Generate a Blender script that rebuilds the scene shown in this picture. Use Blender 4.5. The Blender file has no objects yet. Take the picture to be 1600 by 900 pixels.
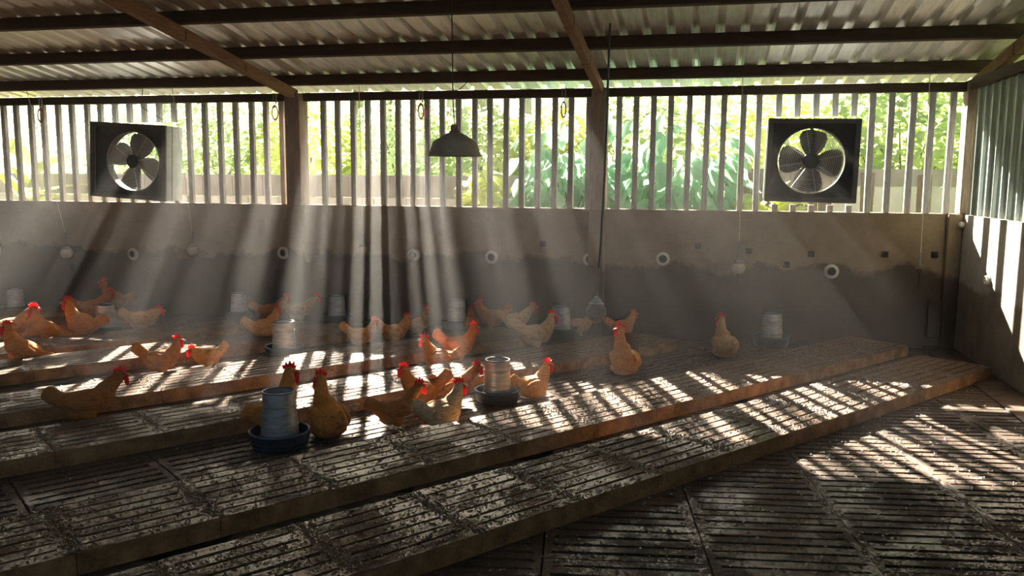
import bpy, bmesh, math, random
from mathutils import Vector, Matrix, noise
R = math.radians
random.seed(7)
scene = bpy.context.scene
C = scene.collection

# ------------------------------------------------------------------ camera
H = 2.0
PITCH, YAW, ROLL, FPX = 0.1277, 0.2218, 0.0069, 1322.53
cd = bpy.data.cameras.new('camera'); cam = bpy.data.objects.new('camera', cd); C.objects.link(cam)
cd.sensor_width = 36.0; cd.lens = FPX / 1600 * 36.0; cd.clip_start = 0.05; cd.clip_end = 400
Fv = Vector((-math.sin(YAW) * math.cos(PITCH), math.cos(YAW) * math.cos(PITCH), -math.sin(PITCH)))
Rv = Vector((math.cos(YAW), math.sin(YAW), 0)); Uv = Rv.cross(Fv)
R2 = Rv * math.cos(ROLL) + Uv * math.sin(ROLL); U2 = -Rv * math.sin(ROLL) + Uv * math.cos(ROLL)
m3 = Matrix((R2, U2, -Fv)).transposed()
cam.matrix_world = Matrix.Translation((0, 0, H)) @ m3.to_4x4()
scene.camera = cam

# ------------------------------------------------------------------ world, sun, exposure
SUN_EL, SUN_AZ = R(27.6), R(-21.45)          # azimuth from +Y towards +X
w = bpy.data.worlds.new('world'); scene.world = w; w.use_nodes = True
wn = w.node_tree.nodes; wl = w.node_tree.links
sky = wn.new('ShaderNodeTexSky'); sky.sky_type = 'NISHITA'; sky.sun_disc = False
sky.sun_elevation = SUN_EL; sky.sun_rotation = SUN_AZ; sky.air_density = 1.0; sky.dust_density = 3.0; sky.ozone_density = 1.0
wl.new(sky.outputs[0], wn['Background'].inputs[0]); wn['Background'].inputs[1].default_value = 0.17
sd = bpy.data.lights.new('sun', 'SUN'); sd.energy = 50.0; sd.angle = R(0.6); sd.color = (1.0, 0.87, 0.70)
sun = bpy.data.objects.new('sun', sd); C.objects.link(sun)
sdir = Vector((math.sin(SUN_AZ) * math.cos(SUN_EL), math.cos(SUN_AZ) * math.cos(SUN_EL), math.sin(SUN_EL)))
sun.rotation_euler = sdir.to_track_quat('Z', 'Y').to_euler(); sun.location = (-8, 30, 18)
scene.view_settings.view_transform = 'Standard'; scene.view_settings.look = 'None'
scene.view_settings.gamma = 1.0; scene.view_settings.use_curve_mapping = False
scene.view_settings.exposure = 0.35
scene.cycles.max_bounces = 6; scene.cycles.volume_bounces = 0
HAZE = 0.0132

# ------------------------------------------------------------------ helpers
def tag(o, label=None, cat=None, group=None, kind=None):
    if label: o['label'] = label
    if cat: o['category'] = cat
    if group: o['group'] = group
    if kind: o['kind'] = kind
    return o
def mesh_of(bm, name, smooth=False):
    me = bpy.data.meshes.new(name)
    bmesh.ops.recalc_face_normals(bm, faces=bm.faces)
    bm.to_mesh(me); bm.free()
    if smooth:
        for p in me.polygons: p.use_smooth = True
        me.set_sharp_from_angle(angle=R(38))
    return me
def put(name, me, mat=None, parent=None, loc=None, rot=None, scale=None):
    o = bpy.data.objects.new(name, me); C.objects.link(o)
    if mat and me and not me.materials: me.materials.append(mat)
    if parent: o.parent = parent
    if loc is not None: o.location = loc
    if rot is not None: o.rotation_euler = rot
    if scale is not None: o.scale = (scale,) * 3 if isinstance(scale, (int, float)) else scale
    return o
def obj(name, bm, mat, parent=None, smooth=False, loc=None, rot=None):
    return put(name, mesh_of(bm, name, smooth), mat, parent, loc, rot)
def empty(name, loc=(0, 0, 0), rz=0.0):
    o = bpy.data.objects.new(name, None); C.objects.link(o); o.location = loc; o.rotation_euler = (0, 0, rz)
    o.empty_display_size = 0.1
    return o
def box(bm, x0, x1, y0, y1, z0, z1, M=None):
    vs = [bm.verts.new((x, y, z)) for z in (z0, z1) for y in (y0, y1) for x in (x0, x1)]
    if M: bmesh.ops.transform(bm, matrix=M, verts=vs)
    for q in ((0, 2, 3, 1), (4, 5, 7, 6), (0, 1, 5, 4), (2, 6, 7, 3), (0, 4, 6, 2), (1, 3, 7, 5)):
        bm.faces.new([vs[i] for i in q])
    return vs
def bevel_all(bm, off, seg=1):
    bmesh.ops.bevel(bm, geom=list(bm.edges), offset=off, segments=seg, affect='EDGES', profile=0.5)
def tube(bm, pts, r, seg=8, caps=True):
    pts = [Vector(p) for p in pts]; rs = r if isinstance(r, (list, tuple)) else [r] * len(pts)
    rings = []; ref = Vector((0, 0, 1))
    for i, p in enumerate(pts):
        t = (pts[min(i + 1, len(pts) - 1)] - pts[max(i - 1, 0)]).normalized()
        rf = ref if abs(t.dot(ref)) < 0.95 else Vector((1, 0, 0))
        a = t.cross(rf).normalized(); b = a.cross(t)
        rings.append([bm.verts.new(p + (a * math.cos(k * math.tau / seg) + b * math.sin(k * math.tau / seg)) * rs[i]) for k in range(seg)])
    for i in range(len(rings) - 1):
        for k in range(seg):
            bm.faces.new((rings[i][k], rings[i][(k + 1) % seg], rings[i + 1][(k + 1) % seg], rings[i + 1][k]))
    if caps:
        bm.faces.new(rings[0][::-1]); bm.faces.new(rings[-1])
def lathe(bm, prof, seg=28, M=None, close=False):
    new = []
    rings = []
    for (r, z) in prof:
        ring = [bm.verts.new((r * math.cos(k * math.tau / seg), r * math.sin(k * math.tau / seg), z)) for k in range(seg)] if r > 1e-5 else [bm.verts.new((0, 0, z))]
        rings.append(ring); new += ring
    n = len(rings)
    for i in range(n if close else n - 1):
        a, b = rings[i], rings[(i + 1) % n]
        for k in range(seg):
            if len(a) == 1 and len(b) == 1: continue
            if len(a) == 1: bm.faces.new((a[0], b[k], b[(k + 1) % seg]))
            elif len(b) == 1: bm.faces.new((a[k], a[(k + 1) % seg], b[0]))
            else: bm.faces.new((a[k], a[(k + 1) % seg], b[(k + 1) % seg], b[k]))
    if M: bmesh.ops.transform(bm, matrix=M, verts=new)
def torus(bm, Rm, r, seg=40, ms=6, M=None, sx=1.0, sy=1.0):
    new = []; rings = []
    for i in range(seg):
        a = i * math.tau / seg
        ring = []
        for j in range(ms):
            b = j * math.tau / ms
            ring.append(bm.verts.new(((Rm + r * math.cos(b)) * math.cos(a) * sx, (Rm + r * math.cos(b)) * math.sin(a) * sy, r * math.sin(b))))
        rings.append(ring); new += ring
    for i in range(seg):
        for j in range(ms):
            bm.faces.new((rings[i][j], rings[(i + 1) % seg][j], rings[(i + 1) % seg][(j + 1) % ms], rings[i][(j + 1) % ms]))
    if M: bmesh.ops.transform(bm, matrix=M, verts=new)
def ball(bm, c, r, rot=None, u=16, v=10):
    r = Vector((r,) * 3) if isinstance(r, (int, float)) else Vector(r)
    M = Matrix.Translation(c)
    if rot: M = M @ rot
    M = M @ Matrix.Diagonal((*r, 1))
    lathe(bm, [(math.sin(math.pi * i / v) if 0 < i < v else 0, -math.cos(math.pi * i / v)) for i in range(v + 1)], u, M)

# ------------------------------------------------------------------ materials
def nodes(name):
    m = bpy.data.materials.new(name); m.use_nodes = True
    nt = m.node_tree; return m, nt.nodes, nt.links, nt.nodes['Principled BSDF']
def noise_tex(n, l, vec, scale, detail=5, rough=0.6):
    t = n.new('ShaderNodeTexNoise'); t.inputs['Scale'].default_value = scale; t.inputs['Detail'].default_value = detail
    t.inputs['Roughness'].default_value = rough; l.new(vec, t.inputs['Vector']); return t.outputs['Fac']
def ramp(n, l, fac, stops):
    r = n.new('ShaderNodeValToRGB'); e = r.color_ramp.elements
    while len(e) < len(stops): e.new(0.5)
    for i, (p, c) in enumerate(stops):
        e[i].position = p; e[i].color = (*c, 1) if len(c) == 3 else c
    l.new(fac, r.inputs[0]); return r.outputs[0]
def math_n(n, l, op, a, b=None):
    t = n.new('ShaderNodeMath'); t.operation = op
    for i, v in enumerate((a, b)):
        if v is None: continue
        if isinstance(v, (int, float)): t.inputs[i].default_value = v
        else: l.new(v, t.inputs[i])
    return t.outputs[0]
def bump(n, l, h, p, strength, dist):
    b = n.new('ShaderNodeBump'); b.inputs['Strength'].default_value = strength; b.inputs['Distance'].default_value = dist
    l.new(h, b.inputs['Height']); l.new(b.outputs[0], p.inputs['Normal'])
def pos_vec(n, obj_space=False, rnd=False, l=None):
    if obj_space:
        return n.new('ShaderNodeTexCoord').outputs['Object']
    return n.new('ShaderNodeNewGeometry').outputs['Position']
def simple(name, c1, c2, scale=6, rough=0.7, metal=0.0, bstr=0.2, bdist=0.005, bscale=None, obj_space=False, spec=None, stretch=None, lo=0.35, hi=0.65):
    m, n, l, p = nodes(name); v = pos_vec(n, obj_space)
    if stretch:
        mp = n.new('ShaderNodeMapping'); mp.inputs['Scale'].default_value = stretch; l.new(v, mp.inputs[0]); v = mp.outputs[0]
    f = noise_tex(n, l, v, scale)
    l.new(ramp(n, l, f, [(lo, c1), (hi, c2)]), p.inputs['Base Color'])
    p.inputs['Roughness'].default_value = rough; p.inputs['Metallic'].default_value = metal
    if spec is not None: p.inputs['Specular IOR Level'].default_value = spec
    if bstr: bump(n, l, noise_tex(n, l, v, bscale or scale * 6), p, bstr, bdist)
    return m
def slab_mat(name, dark, light, lo, hi, wet=True, w0=.497):
    m, n, l, p = nodes(name); v = pos_vec(n)
    big = noise_tex(n, l, v, 1.3, 3); mid = noise_tex(n, l, v, 9, 6, .7); fine = noise_tex(n, l, v, 60, 5, .75)
    f = math_n(n, l, 'ADD', math_n(n, l, 'MULTIPLY', big, .45), math_n(n, l, 'ADD', math_n(n, l, 'MULTIPLY', mid, .35), math_n(n, l, 'MULTIPLY', fine, .2)))
    l.new(ramp(n, l, f, [(lo, dark), (hi, light)]), p.inputs['Base Color'])
    h = math_n(n, l, 'ADD', math_n(n, l, 'MULTIPLY', mid, .6), math_n(n, l, 'MULTIPLY', fine, .4))
    bump(n, l, h, p, 1.0, .035)
    p.inputs['Roughness'].default_value = .8
    if wet:                                        # damp film lying in irregular patches
        wetn = math_n(n, l, 'ADD', math_n(n, l, 'MULTIPLY', noise_tex(n, l, v, 2.6, 4, .7), .5), math_n(n, l, 'MULTIPLY', noise_tex(n, l, v, 70, 3, .7), .5))
        l.new(ramp(n, l, wetn, [(w0, (0,) * 3), (w0 + .04, (1,) * 3)]), p.inputs['Coat Weight'])
        p.inputs['Coat Roughness'].default_value = .10; p.inputs['Coat IOR'].default_value = 1.6
        cb = n.new('ShaderNodeBump'); cb.inputs['Strength'].default_value = .8; cb.inputs['Distance'].default_value = .0028
        l.new(noise_tex(n, l, v, 90, 3, .6), cb.inputs['Height']); l.new(cb.outputs[0], p.inputs['Coat Normal'])
    return m
M_SLAB = slab_mat('slatted concrete', (.034, .017, .007), (.31, .175, .086), .36, .64)
M_FLOOR = slab_mat('soiled floor concrete', (.022, .012, .006), (.20, .115, .06), .40, .68, True, .515)
M_SIDE_BOUNCE = simple('bounce lit slab side', (.17, .085, .032), (.46, .25, .105), 7, .85, 0, .8, .02, 40)  # orange bounce light from the sunlit slab tops painted into the side colour
M_PIT = simple('pit floor', (.03, .022, .015), (.07, .05, .035), 5, .8)
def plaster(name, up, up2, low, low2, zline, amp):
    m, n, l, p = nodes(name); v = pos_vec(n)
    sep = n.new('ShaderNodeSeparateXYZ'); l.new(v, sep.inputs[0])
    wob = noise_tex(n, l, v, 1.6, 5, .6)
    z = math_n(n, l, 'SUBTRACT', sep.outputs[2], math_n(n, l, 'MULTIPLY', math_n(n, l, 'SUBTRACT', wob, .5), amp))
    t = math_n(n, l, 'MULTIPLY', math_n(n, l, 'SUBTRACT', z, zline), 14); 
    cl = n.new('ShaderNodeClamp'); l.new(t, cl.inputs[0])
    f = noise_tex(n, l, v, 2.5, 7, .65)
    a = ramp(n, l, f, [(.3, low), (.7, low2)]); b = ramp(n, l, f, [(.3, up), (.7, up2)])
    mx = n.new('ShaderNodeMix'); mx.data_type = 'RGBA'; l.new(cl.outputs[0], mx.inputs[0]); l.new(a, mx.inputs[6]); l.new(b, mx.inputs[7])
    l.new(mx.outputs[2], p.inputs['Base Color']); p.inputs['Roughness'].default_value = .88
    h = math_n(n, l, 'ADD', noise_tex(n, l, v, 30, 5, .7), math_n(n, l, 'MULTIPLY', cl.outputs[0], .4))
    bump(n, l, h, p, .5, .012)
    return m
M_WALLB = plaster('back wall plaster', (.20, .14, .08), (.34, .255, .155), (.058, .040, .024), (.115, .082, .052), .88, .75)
M_WALLR = plaster('side wall plaster', (.42, .39, .33), (.60, .57, .51), (.16, .13, .095), (.34, .29, .23), .80, .6)
M_DARKWALL = simple('dark block wall', (.10, .085, .07), (.16, .14, .12), 3, .9)
M_WOOD_D = simple('dark stained timber', (.035, .022, .014), (.085, .052, .03), 4, .75, stretch=(1.0, 10, 10))
M_WOOD_R = simple('brown rafter timber', (.17, .085, .04), (.34, .19, .095), 5, .7, stretch=(12, 1, 12))
M_POST = simple('weathered post', (.22, .16, .11), (.40, .31, .23), 6, .8, stretch=(8, 8, 1))
M_SLAT = simple('grey painted batten', (.34, .335, .32), (.54, .535, .51), 5, .6, stretch=(8, 8, 1.2))
M_SIDING = simple('blue grey siding', (.36, .43, .42), (.52, .59, .57), 4, .5, stretch=(3, 3, 1))
def metal_roof():
    m, n, l, p = nodes('galvanised roof sheet'); v = pos_vec(n)
    mp = n.new('ShaderNodeMapping'); mp.inputs['Scale'].default_value = (9, .7, 4); l.new(v, mp.inputs[0])
    f = noise_tex(n, l, mp.outputs[0], 2.5, 6, .7)
    l.new(ramp(n, l, f, [(.25, (.60, .585, .56)), (.5, (.84, .83, .81)), (.75, (.93, .925, .91))]), p.inputs['Base Color'])
    p.inputs['Metallic'].default_value = .7
    l.new(ramp(n, l, f, [(.3, (.46,) * 3), (.7, (.32,) * 3)]), p.inputs['Roughness'])
    bump(n, l, noise_tex(n, l, v, 6, 3), p, .05, .004)
    return m
M_ROOF = metal_roof()
M_GALV = simple('galvanised steel', (.36, .37, .38), (.62, .62, .61), 7, .46, .7, .1, .002, obj_space=True, stretch=(1, 1, 4))
M_PAN = simple('black blue plastic', (.012, .016, .024), (.03, .04, .055), 8, .32, 0, .1, .002, obj_space=True)
M_PANRIM = simple('blue plastic rim', (.03, .05, .085), (.06, .09, .14), 8, .35, 0, 0)
M_FAN_IN = simple('fan black paint', (.012, .011, .009), (.03, .027, .022), 8, .5, 0, .1)
M_FAN_SIDE = simple('fan blue grey housing', (.36, .43, .44), (.50, .57, .57), 5, .45, .1, .05)
M_WIRE = simple('bright guard wire', (.55, .55, .54), (.75, .75, .73), 8, .3, .85, 0)
M_CABLE = simple('dark teal cable', (.03, .06, .065), (.07, .11, .115), 8, .4, .2, 0)
M_CORD = simple('black cord', (.012, .012, .012), (.03, .03, .03), 8, .6, 0, 0)
M_TWINE = simple('pale twine', (.50, .46, .38), (.68, .63, .53), 20, .8, 0, 0)
M_SHADE = simple('old enamel shade', (.30, .25, .18), (.42, .36, .27), 5, .5, .0, .1, obj_space=True)
M_LAMPCAP = simple('lamp copper cap', (.16, .075, .05), (.27, .14, .09), 9, .4, .4, 0)
M_BALL = simple('weathered metal ball', (.045, .045, .042), (.13, .125, .115), 9, .3, .5, .15, .002, obj_space=True)
M_BALLP = simple('milky float ball', (.34, .27, .19), (.58, .50, .40), 8, .45, .05, .1, .002, obj_space=True)
M_BALLCAP = simple('blue grey cap', (.10, .14, .16), (.20, .25, .27), 9, .4, .4, 0)
M_RING = simple('rust red ring', (.32, .07, .035), (.50, .15, .07), 15, .5, .2, 0)
M_PIPE = simple('white pipe', (.60, .58, .52), (.80, .78, .72), 8, .45, 0, 0)
M_BORE = simple('dark bore', (.006, .006, .006), (.015, .014, .012), 8, .9, 0, 0)
M_SOCKET = simple('dark iron anchor', (.018, .015, .012), (.05, .04, .03), 15, .7, .3, .1)
M_FENCE = simple('concrete fence block', (.66, .66, .64), (.84, .84, .82), 3, .9, 0, .3, .01)
M_FENCE_D = simple('weathered fence cap', (.34, .33, .31), (.54, .525, .50), 4, .9, 0, .3, .01, stretch=(1, 1, .3))
M_FENCE_W = simple('white fence sheet', (.74, .75, .76), (.86, .87, .88), 3, .6, 0, .05)
M_FENCE_P = simple('old fence plank', (.17, .13, .09), (.33, .27, .20), 5, .9, 0, .3, .01, stretch=(6, 6, 1))
M_GRASS = simple('grass ground', (.06, .10, .02), (.16, .21, .06), 3, .95, 0, .4, .05)
M_TRUNK = simple('bark', (.10, .075, .05), (.22, .17, .12), 8, .9, 0, .4, .01)
def leaf_mat(name, c1, c2, trans=.55, scale=1.3, gloss=.4):
    m, n, l, p = nodes(name); v = pos_vec(n)
    f = noise_tex(n, l, v, scale, 4); col = ramp(n, l, f, [(.35, c1), (.65, c2)])
    l.new(col, p.inputs['Base Color']); p.inputs['Roughness'].default_value = gloss
    tr = n.new('ShaderNodeBsdfTranslucent'); 
    hs = n.new('ShaderNodeHueSaturation'); hs.inputs['Value'].default_value = 1.45; hs.inputs['Saturation'].default_value = .85; l.new(col, hs.inputs['Color'])
    l.new(hs.outputs[0], tr.inputs[0])
    mx = n.new('ShaderNodeMixShader'); mx.inputs[0].default_value = trans
    l.new(p.outputs[0], mx.inputs[1]); l.new(tr.outputs[0], mx.inputs[2]); l.new(mx.outputs[0], n['Material Output'].inputs[0])
    return m
L_YEL = leaf_mat('yellow green leaves', (.34, .44, .06), (.62, .64, .14), .62)
L_MID = leaf_mat('mid green leaves', (.20, .32, .10), (.42, .52, .19), .6)
L_BLUE = leaf_mat('blue green leaves', (.16, .36, .22), (.34, .52, .36), .55, gloss=.25)
L_PALE = leaf_mat('pale green leaves', (.40, .52, .32), (.62, .70, .50), .58)
def feather_mat():
    m, n, l, p = nodes('hen feathers'); v = n.new('ShaderNodeTexCoord').outputs['Object']
    oi = n.new('ShaderNodeObjectInfo')
    mp = n.new('ShaderNodeMapping'); mp.inputs['Scale'].default_value = (26, 44, 40); l.new(v, mp.inputs[0])
    vo = n.new('ShaderNodeTexVoronoi'); vo.inputs['Scale'].default_value = 1.0; l.new(mp.outputs[0], vo.inputs['Vector'])
    ms = n.new('ShaderNodeMapping'); ms.inputs['Scale'].default_value = (9, 34, 26); l.new(v, ms.inputs[0])
    f = noise_tex(n, l, v, 8, 4, .6); st = noise_tex(n, l, ms.outputs[0], 2.2, 5, .65)
    g = math_n(n, l, 'ADD', math_n(n, l, 'MULTIPLY', f, .45), math_n(n, l, 'ADD', math_n(n, l, 'MULTIPLY', st, .5), math_n(n, l, 'MULTIPLY', vo.outputs['Distance'], .07)))
    col = ramp(n, l, g, [(.36, (.50, .42, .34)), (.50, (.92, .90, .86)), (.66, (1.10, 1.14, 1.25))])
    mx = n.new('ShaderNodeMix'); mx.data_type = 'RGBA'; mx.blend_type = 'MULTIPLY'; mx.inputs[0].default_value = 1.0
    l.new(oi.outputs['Color'], mx.inputs[6]); l.new(col, mx.inputs[7]); l.new(mx.outputs[2], p.inputs['Base Color'])
    p.inputs['Roughness'].default_value = .8
    bump(n, l, math_n(n, l, 'ADD', math_n(n, l, 'MULTIPLY', vo.outputs['Distance'], .5), math_n(n, l, 'MULTIPLY', st, 1.2)), p, .8, .012)
    return m
M_FEATHER = feather_mat()
M_COMB = simple('red comb skin', (.72, .015, .025), (.92, .05, .06), 40, .45, 0, .3, .002, obj_space=True)
_n, _l = M_COMB.node_tree.nodes, M_COMB.node_tree.links
_t = _n.new('ShaderNodeBsdfTranslucent'); _t.inputs[0].default_value = (.95, .05, .06, 1); _m = _n.new('ShaderNodeMixShader'); _m.inputs[0].default_value = .45
_l.new(_n['Principled BSDF'].outputs[0], _m.inputs[1]); _l.new(_t.outputs[0], _m.inputs[2]); _l.new(_m.outputs[0], _n['Material Output'].inputs[0])
M_BEAK = simple('horn beak', (.42, .27, .10), (.58, .40, .18), 40, .4, 0, 0)
M_EYE = simple('hen eye', (.01, .006, .004), (.03, .012, .006), 40, .15, 0, 0)
M_LEG = simple('yellow leg scales', (.42, .27, .08), (.58, .40, .15), 60, .6, 0, .3, .002, obj_space=True)
M_LITTER = simple('pale litter flakes', (.30, .25, .19), (.66, .63, .58), 40, .55, 0, 0)

# ------------------------------------------------------------------ measures of the place
D, W, ZW, ZT = 11.18, 3.015, 1.624, 3.078       # back wall, side wall, low wall top, batten top
PHI = 0.9122; dv = Vector((math.cos(PHI), math.sin(PHI), 0)); nv = Vector((-math.sin(PHI), math.cos(PHI), 0))
def P(s, o, z=0.0): return dv * s + nv * o + Vector((0, 0, z))
XL, YR = -14.3, -3.0                             # far side wall, wall behind the photographer
SL = 0.1523
def roofz(y, base): return base + SL * (D - y)
TH = 0.118                                       # platform thickness

# ------------------------------------------------------------------ floor
bm = bmesh.new(); box(bm, XL - .2, W + .25, YR - .2, D + .2, -.30, -.13)
floor = obj('floor', bm, M_PIT); tag(floor, 'dark soiled concrete floor under the slatted panels', kind='structure')
bm = bmesh.new(); box(bm, XL, W, 9.6, D - .09, -.13, -.03)
apron = obj('floor_apron', bm, M_FLOOR, floor)
bm = bmesh.new()
box(bm, 2.68, W, YR, D - .09, -.04, .010); bevel_all(bm, .006)
obj('floor_apron', bm, M_FLOOR, floor)

def panel_mesh(L, Wd, T, nsl, bl, bw, sw, seed, depth=.085, jit=.004):
    rnd = random.Random(seed); bm = bmesh.new()
    xs = [0, bl, L - bl, L]; ys = [0]; slot = []
    pitch = (Wd - 2 * bw + 0.0) / nsl
    for i in range(nsl):
        c = bw + pitch * (i + .5); ys += [c - sw / 2, c + sw / 2]
    ys.append(Wd)
    top = {}
    for i, x in enumerate(xs):
        for j, y in enumerate(ys):
            jx = 0 if i in (0, 3) else rnd.uniform(-.018, .018); jy = 0 if j in (0, len(ys) - 1) else rnd.uniform(-jit, jit)
            top[i, j] = bm.verts.new((x + jx, y + jy, T + rnd.uniform(-.002, .002)))
    outer = []
    for i in range(3):
        for j in range(len(ys) - 1):
            q = (top[i, j], top[i + 1, j], top[i + 1, j + 1], top[i, j + 1])
            if i == 1 and j % 2 == 1:
                lo = [bm.verts.new((v.co.x, v.co.y, T - depth)) for v in q]
                for k in range(4): bm.faces.new((q[k], q[(k + 1) % 4], lo[(k + 1) % 4], lo[k]))
                bm.faces.new(lo)
            else: bm.faces.new(q)
    nj = len(ys)
    loop = [top[i, 0] for i in range(4)] + [top[3, j] for j in range(1, nj)] + [top[i, nj - 1] for i in (2, 1, 0)] + [top[0, j] for j in range(nj - 2, 0, -1)]
    c = Vector((L / 2, Wd / 2, 0)); low = []; midr = []
    for v in loop:                                # chipped chamfer, then the side down to the bed
        o = v.co.copy(); ch = rnd.uniform(.003, .007)
        midr.append(bm.verts.new((o.x, o.y, o.z - ch)))
        v.co.x += math.copysign(ch, c.x - o.x) if o.x in (0, L) else 0
        v.co.y += math.copysign(ch, c.y - o.y) if o.y in (0, Wd) else 0
        low.append(bm.verts.new((o.x, o.y, 0)))
    n = len(loop)
    for k in range(n):
        bm.faces.new((loop[k], loop[(k + 1) % n], midr[(k + 1) % n], midr[k]))
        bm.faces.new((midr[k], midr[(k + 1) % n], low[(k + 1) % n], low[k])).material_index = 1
    return mesh_of(bm, 'panel')
PL, PW = .735, .735
slab_v = [panel_mesh(PL - .004, PW, TH, 6, .055, .045, .026, 30 + i) for i in range(4)]
for me in slab_v: me.materials.append(M_SLAB); me.materials.append(M_SIDE_BOUNCE)
ROWS = [  # start s, front offset, panels, label
    (-.29, 3.445, 13, 'nearest raised slatted concrete platform, running to the corner by the side wall'),
    (.165, 4.52, 13, 'second raised slatted platform, just behind the nearest one'),
    (-.3, 6.345, 11, 'third raised slatted platform, behind the trench with the biggest feeder'),
    (-.65, 7.64, 10, 'fourth raised slatted platform, in front of the standing hen with raised tail'),
    (-.65, 9.22, 8, 'fifth raised slatted platform, with a hen sitting on it behind a feeder'),
    (-.25, 10.28, 6, 'sixth raised slatted platform, dim, close behind the fifth'),
    (-.1, 11.9, 5, 'seventh raised slatted platform, in dim shade behind the two facing hens'),
    (-.2, 13.05, 4, 'farthest raised slatted platform, in the dark at the far end of the shed')]
for ri, (s0, o0, cnt, lab) in enumerate(ROWS):
    e = empty('slatted_platform', P(s0, o0, 0), PHI); tag(e, lab, 'platform', 'raised slatted platforms')
    for k in range(cnt):
        me = slab_v[(k * 3 + ri) % 4]; flip = (k + ri) % 2
        put('concrete_panel', me, None, e, (k * PL + (PL - .004 if flip else 0), (PW if flip else 0), random.uniform(-.003, .0)), (0, 0, math.pi if flip else 0))
# sunken slatted panels in the lanes between the platforms
LANES = [(5.26, 6.34, .0, 13, 9), (7.085, 7.635, -.3, 11, 4), (8.38, 9.215, -.6, 9, 7), (9.96, 10.275, -.3, 7, 2), (11.02, 11.895, -.1, 6, 7), (12.64, 13.045, -.1, 4, 3), (13.79, 14.6, -.1, 4, 6)]
for a, b, s0, cnt, nsl in LANES:
    me = panel_mesh(.88 - .01, b - a - .01, .126, nsl, .05, .04, .034, int(a * 100)); me.materials.append(M_FLOOR); me.materials.append(M_FLOOR)
    for k in range(cnt):
        put('floor_panel', me, None, floor, P(s0 + k * .88, a + .005, -.13 + random.uniform(-.004, .002)), (0, 0, PHI))
# slatted floor on the near side, laid at another angle
AU = R(8.5); du = Vector((math.cos(AU), math.sin(AU), 0)); dn = Vector((-math.sin(AU), math.cos(AU), 0))
fl_v = [panel_mesh(.872, .872, .126, 8, .05, .03, .030, 70 + i, jit=.007) for i in range(3)]
for me in fl_v: me.materials.append(M_FLOOR); me.materials.append(M_FLOOR)
for i in range(-6, 5):
    for j in range(-1, 13):
        base = du * (1.62 + (i - 1) * .88) + dn * (j * .88 - .3 + (.2 if i % 2 else 0))
        c = base + du * .44 + dn * .44
        corners = [base + du * a + dn * b for a in (0, .87) for b in (0, .87)]
        if max(q.dot(nv) for q in corners) > 5.22 or min(q.x for q in corners) > 2.9 or max(q.y for q in corners) > 10.7: continue
        me = fl_v[(i * 5 + j * 3) % 3]
        if max(q.x for q in corners) > W:          # cut to fit against the side wall
            b2 = bmesh.new(); b2.from_mesh(me); Mi = (Matrix.Translation(base) @ Matrix.Rotation(AU, 4, 'Z')).inverted()
            bmesh.ops.bisect_plane(b2, geom=list(b2.verts) + list(b2.edges) + list(b2.faces), plane_co=Mi @ Vector((W - .005, 0, 0)), plane_no=Mi.to_3x3() @ Vector((1, 0, 0)), clear_outer=True)
            me = me.copy(); b2.to_mesh(me); b2.free()
        put('floor_panel', me, None, floor, base + Vector((0, 0, -.13 + random.uniform(-.006, .002))), (0, 0, AU))

# ------------------------------------------------------------------ walls
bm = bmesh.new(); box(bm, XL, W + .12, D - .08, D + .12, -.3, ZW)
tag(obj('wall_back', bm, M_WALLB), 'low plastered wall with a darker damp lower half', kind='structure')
bm = bmesh.new(); box(bm, W, W + .18, YR, D + .12, -.3, ZW - .005)
wr = tag(obj('wall_right', bm, M_WALLR), 'low pale side wall with stripes of sunlight', kind='structure')
bm = bmesh.new()
vs = [bm.verts.new(v) for v in ((XL, YR, -.3), (XL, D + .12, -.3), (XL, D + .12, roofz(D, 3.3)), (XL, YR, roofz(YR, 3.3)))]
g = bmesh.ops.extrude_face_region(bm, geom=[bm.faces.new(vs)]); bmesh.ops.translate(bm, verts=[x for x in g['geom'] if isinstance(x, bmesh.types.BMVert)], vec=(-.15, 0, 0))
tag(obj('wall_left', bm, M_DARKWALL), 'plain block wall at the far end', kind='structure')
bm = bmesh.new(); box(bm, XL - .15, W + .18, YR - .15, YR, -.3, 2.5)
tag(obj('wall_rear', bm, M_DARKWALL), 'plain block wall behind the viewpoint', kind='structure')
# side wall cladding above the low wall, each sheet with a folded edge
sid = empty('side_cladding', (W + .05, D, ZW)); tag(sid, 'blue grey vertical metal cladding above the low side wall', 'cladding', kind='structure')
bm = bmesh.new(); box(bm, .0, .012, -.235, 0, 0, 1.46); box(bm, -.035, .0, -.235, -.205, 0, 1.46); bevel_all(bm, .002)
sm = mesh_of(bm, 'cladding_sheet'); sm.materials.append(M_SIDING)
for k in range(58): put('cladding_sheet', sm, None, sid, (0, -.13 - k * .242, 0))
bm = bmesh.new(); box(bm, -.08, .06, YR - D, .06, 1.46, 1.57); obj('top_rail', bm, M_WOOD_D, sid)

# posts
def post(x, wd, y0, y1, z0, z1, lab, name='post', mat=None):
    bm = bmesh.new(); box(bm, x - wd / 2, x + wd / 2, y0, y1, z0, z1); bevel_all(bm, .008)
    return tag(obj(name, bm, mat or M_POST), lab, 'post', kind='structure')
post(-5.64, .225, D - .17, D + .1, ZW - .02, ZT + .09, 'square weathered post between the first fan bay and the lamp bay')
post(-5.64, .235, D - .175, D - .079, -.13, ZW - .021, 'plastered pier under the post beside the lamp bay', 'wall_pier', M_WALLB)
post(-1.36, .21, D - .175, D - .079, -.13, ZW - .021, 'plastered pier under the post behind the ball pendant', 'wall_pier', M_WALLB)
post(-1.36, .20, D - .17, D + .1, ZW - .02, ZT + .09, 'square weathered post behind the long ball pendant cable')
post(3.06, .17, D - .12, D + .1, ZW, ZT + .09, 'pale corner post where the slatted side meets the cladding')
post(-11.4, .22, D - .17, D + .1, -.13, ZT + .09, 'square weathered post beyond the first fan')
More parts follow.
